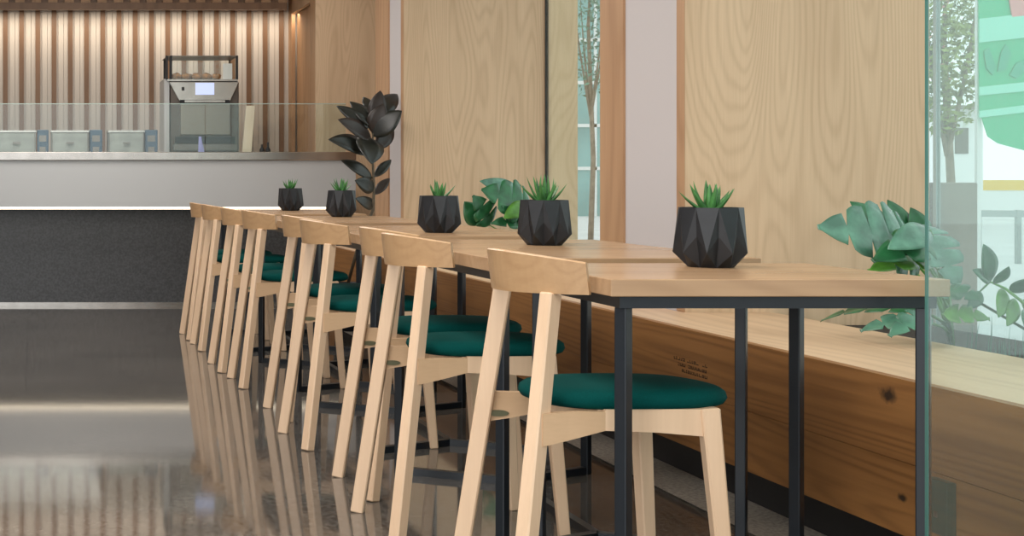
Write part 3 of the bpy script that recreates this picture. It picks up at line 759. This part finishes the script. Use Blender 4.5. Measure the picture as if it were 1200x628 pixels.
# white building and its window
d = 34
b0 = empty('white_building', 'white building with one dark window beyond the street tree', 'building', (X(1070, d), d, -.04))
bw = X(1152, d)-X(1070, d)
box('wall', 0, bw, 0, 4, 0, Z(128, d)+.04, M['ext_white'], b0)
wx0, wx1 = X(1119, d)-X(1070, d), X(1134, d)-X(1070, d)
box('window', wx0, wx1, -.03, .0, Z(180, d)+.04, Z(150, d)+.04, M['ext_dark'], b0)
box('roof_edge', -.2, bw+.2, -.3, 4.2, Z(128, d)+.04, Z(124, d)+.04, M['ext_grey'], b0)
d = 44
b1 = empty('glass_building', 'teal clad building far off through the narrow window', 'building', (X(664, d), d, -.04))
box('wall', 0, 3.2, 0, 4, 0, 9, M['teal_wall'], b1)
bm = bmesh.new()
for i in range(6): bx(bm, 0, 3.2, -.05, 0, 1.4+i*1.3, 1.5+i*1.3)
for i in range(5): bx(bm, .1+i*.72, .18+i*.72, -.05, 0, 0, 9)
link('mullions', bm, M['ext_white'], b1)
# grey stone plinth
d = 9.0
tag(box('stone_plinth', X(1096, d), X(1146, d), d, d+.5, -.04, Z(214, d), M['ext_grey'], bev=.01), 'grey stone block standing outside behind the plants', 'plinth')
# green banner
d = 11.0
bn = empty('green_awning', 'bright green printed street banner at the upper right outside', 'banner', (X(1147, d), d, 0))
def bpoly(name, pts, off, mt):
    bm = bmesh.new(); a = [bm.verts.new((X(x, d)-X(1147, d), off, Z(y, d))) for x, y in pts]; b = [bm.verts.new((X(x, d)-X(1147, d), off+.01, Z(y, d))) for x, y in pts]
    bm.faces.new(a); bm.faces.new(b[::-1]); n = len(pts)
    for i in range(n): bm.faces.new([a[i], b[i], b[(i+1)%n], a[(i+1)%n]])
    link(name, bm, M[mt], bn)
bpoly('cloth', [(1147, -60), (1240, -60), (1240, 186), (1200, 176), (1170, 168), (1158, 160), (1148, 130)], 0, 'banner')
bpoly('pale_band', [(1147, 22), (1240, 12), (1240, 40), (1147, 50)], -.012, 'banner_lt')
bpoly('pale_band', [(1147, 102), (1240, 92), (1240, 103), (1147, 112)], -.012, 'banner_lt')
bpoly('pale_band', [(1147, 130), (1240, 118), (1240, 127), (1147, 138)], -.012, 'banner_lt')
bpoly('pale_band', [(1180, -10), (1240, -10), (1240, 14), (1185, 20)], -.013, 'pink')
for q in ([(1152, 60), (1158, 56), (1166, 78), (1162, 88), (1155, 80)], [(1168, 84), (1172, 62), (1178, 52), (1184, 62), (1178, 82)], [(1182, 88), (1190, 74), (1206, 68), (1202, 82), (1190, 92)]):
    bpoly('leaf_print', q, -.012, 'banner_dk')
bm = bmesh.new(); bar(bm, (.02, .04, -.04), (.02, .04, Z(-60, d)), .03, .03); link('post', bm, M['ext_white'], bn)
# yellow barrier and railing
d = 40
yb = empty('road_barrier', 'yellow topped road barrier far across the street', 'barrier', (X(1140, d), d, -.04))
box('wall', 0, 4, 0, .3, 0, Z(223, d)+.04, M['ext_white'], yb); box('yellow_band', 0, 4, -.02, .32, Z(223, d)+.04, Z(211, d)+.04, M['yellow'], yb)
d = 20
rl = empty('street_railing', 'grey metal street railing outside at the right edge', 'railing', (X(1142, d), d, -.04))
bm = bmesh.new(); bar(bm, (0, 0, Z(250, d)+.04), (2.5, 0, Z(252, d)+.04), .05, .09); link('rail', bm, M['rail'], rl)
for k in range(3):
    bm = bmesh.new(); bar(bm, (.05+k*.55, 0, 0), (.05+k*.55, 0, Z(246, d)+.04), .06, .06); link('post', bm, M['rail'], rl)
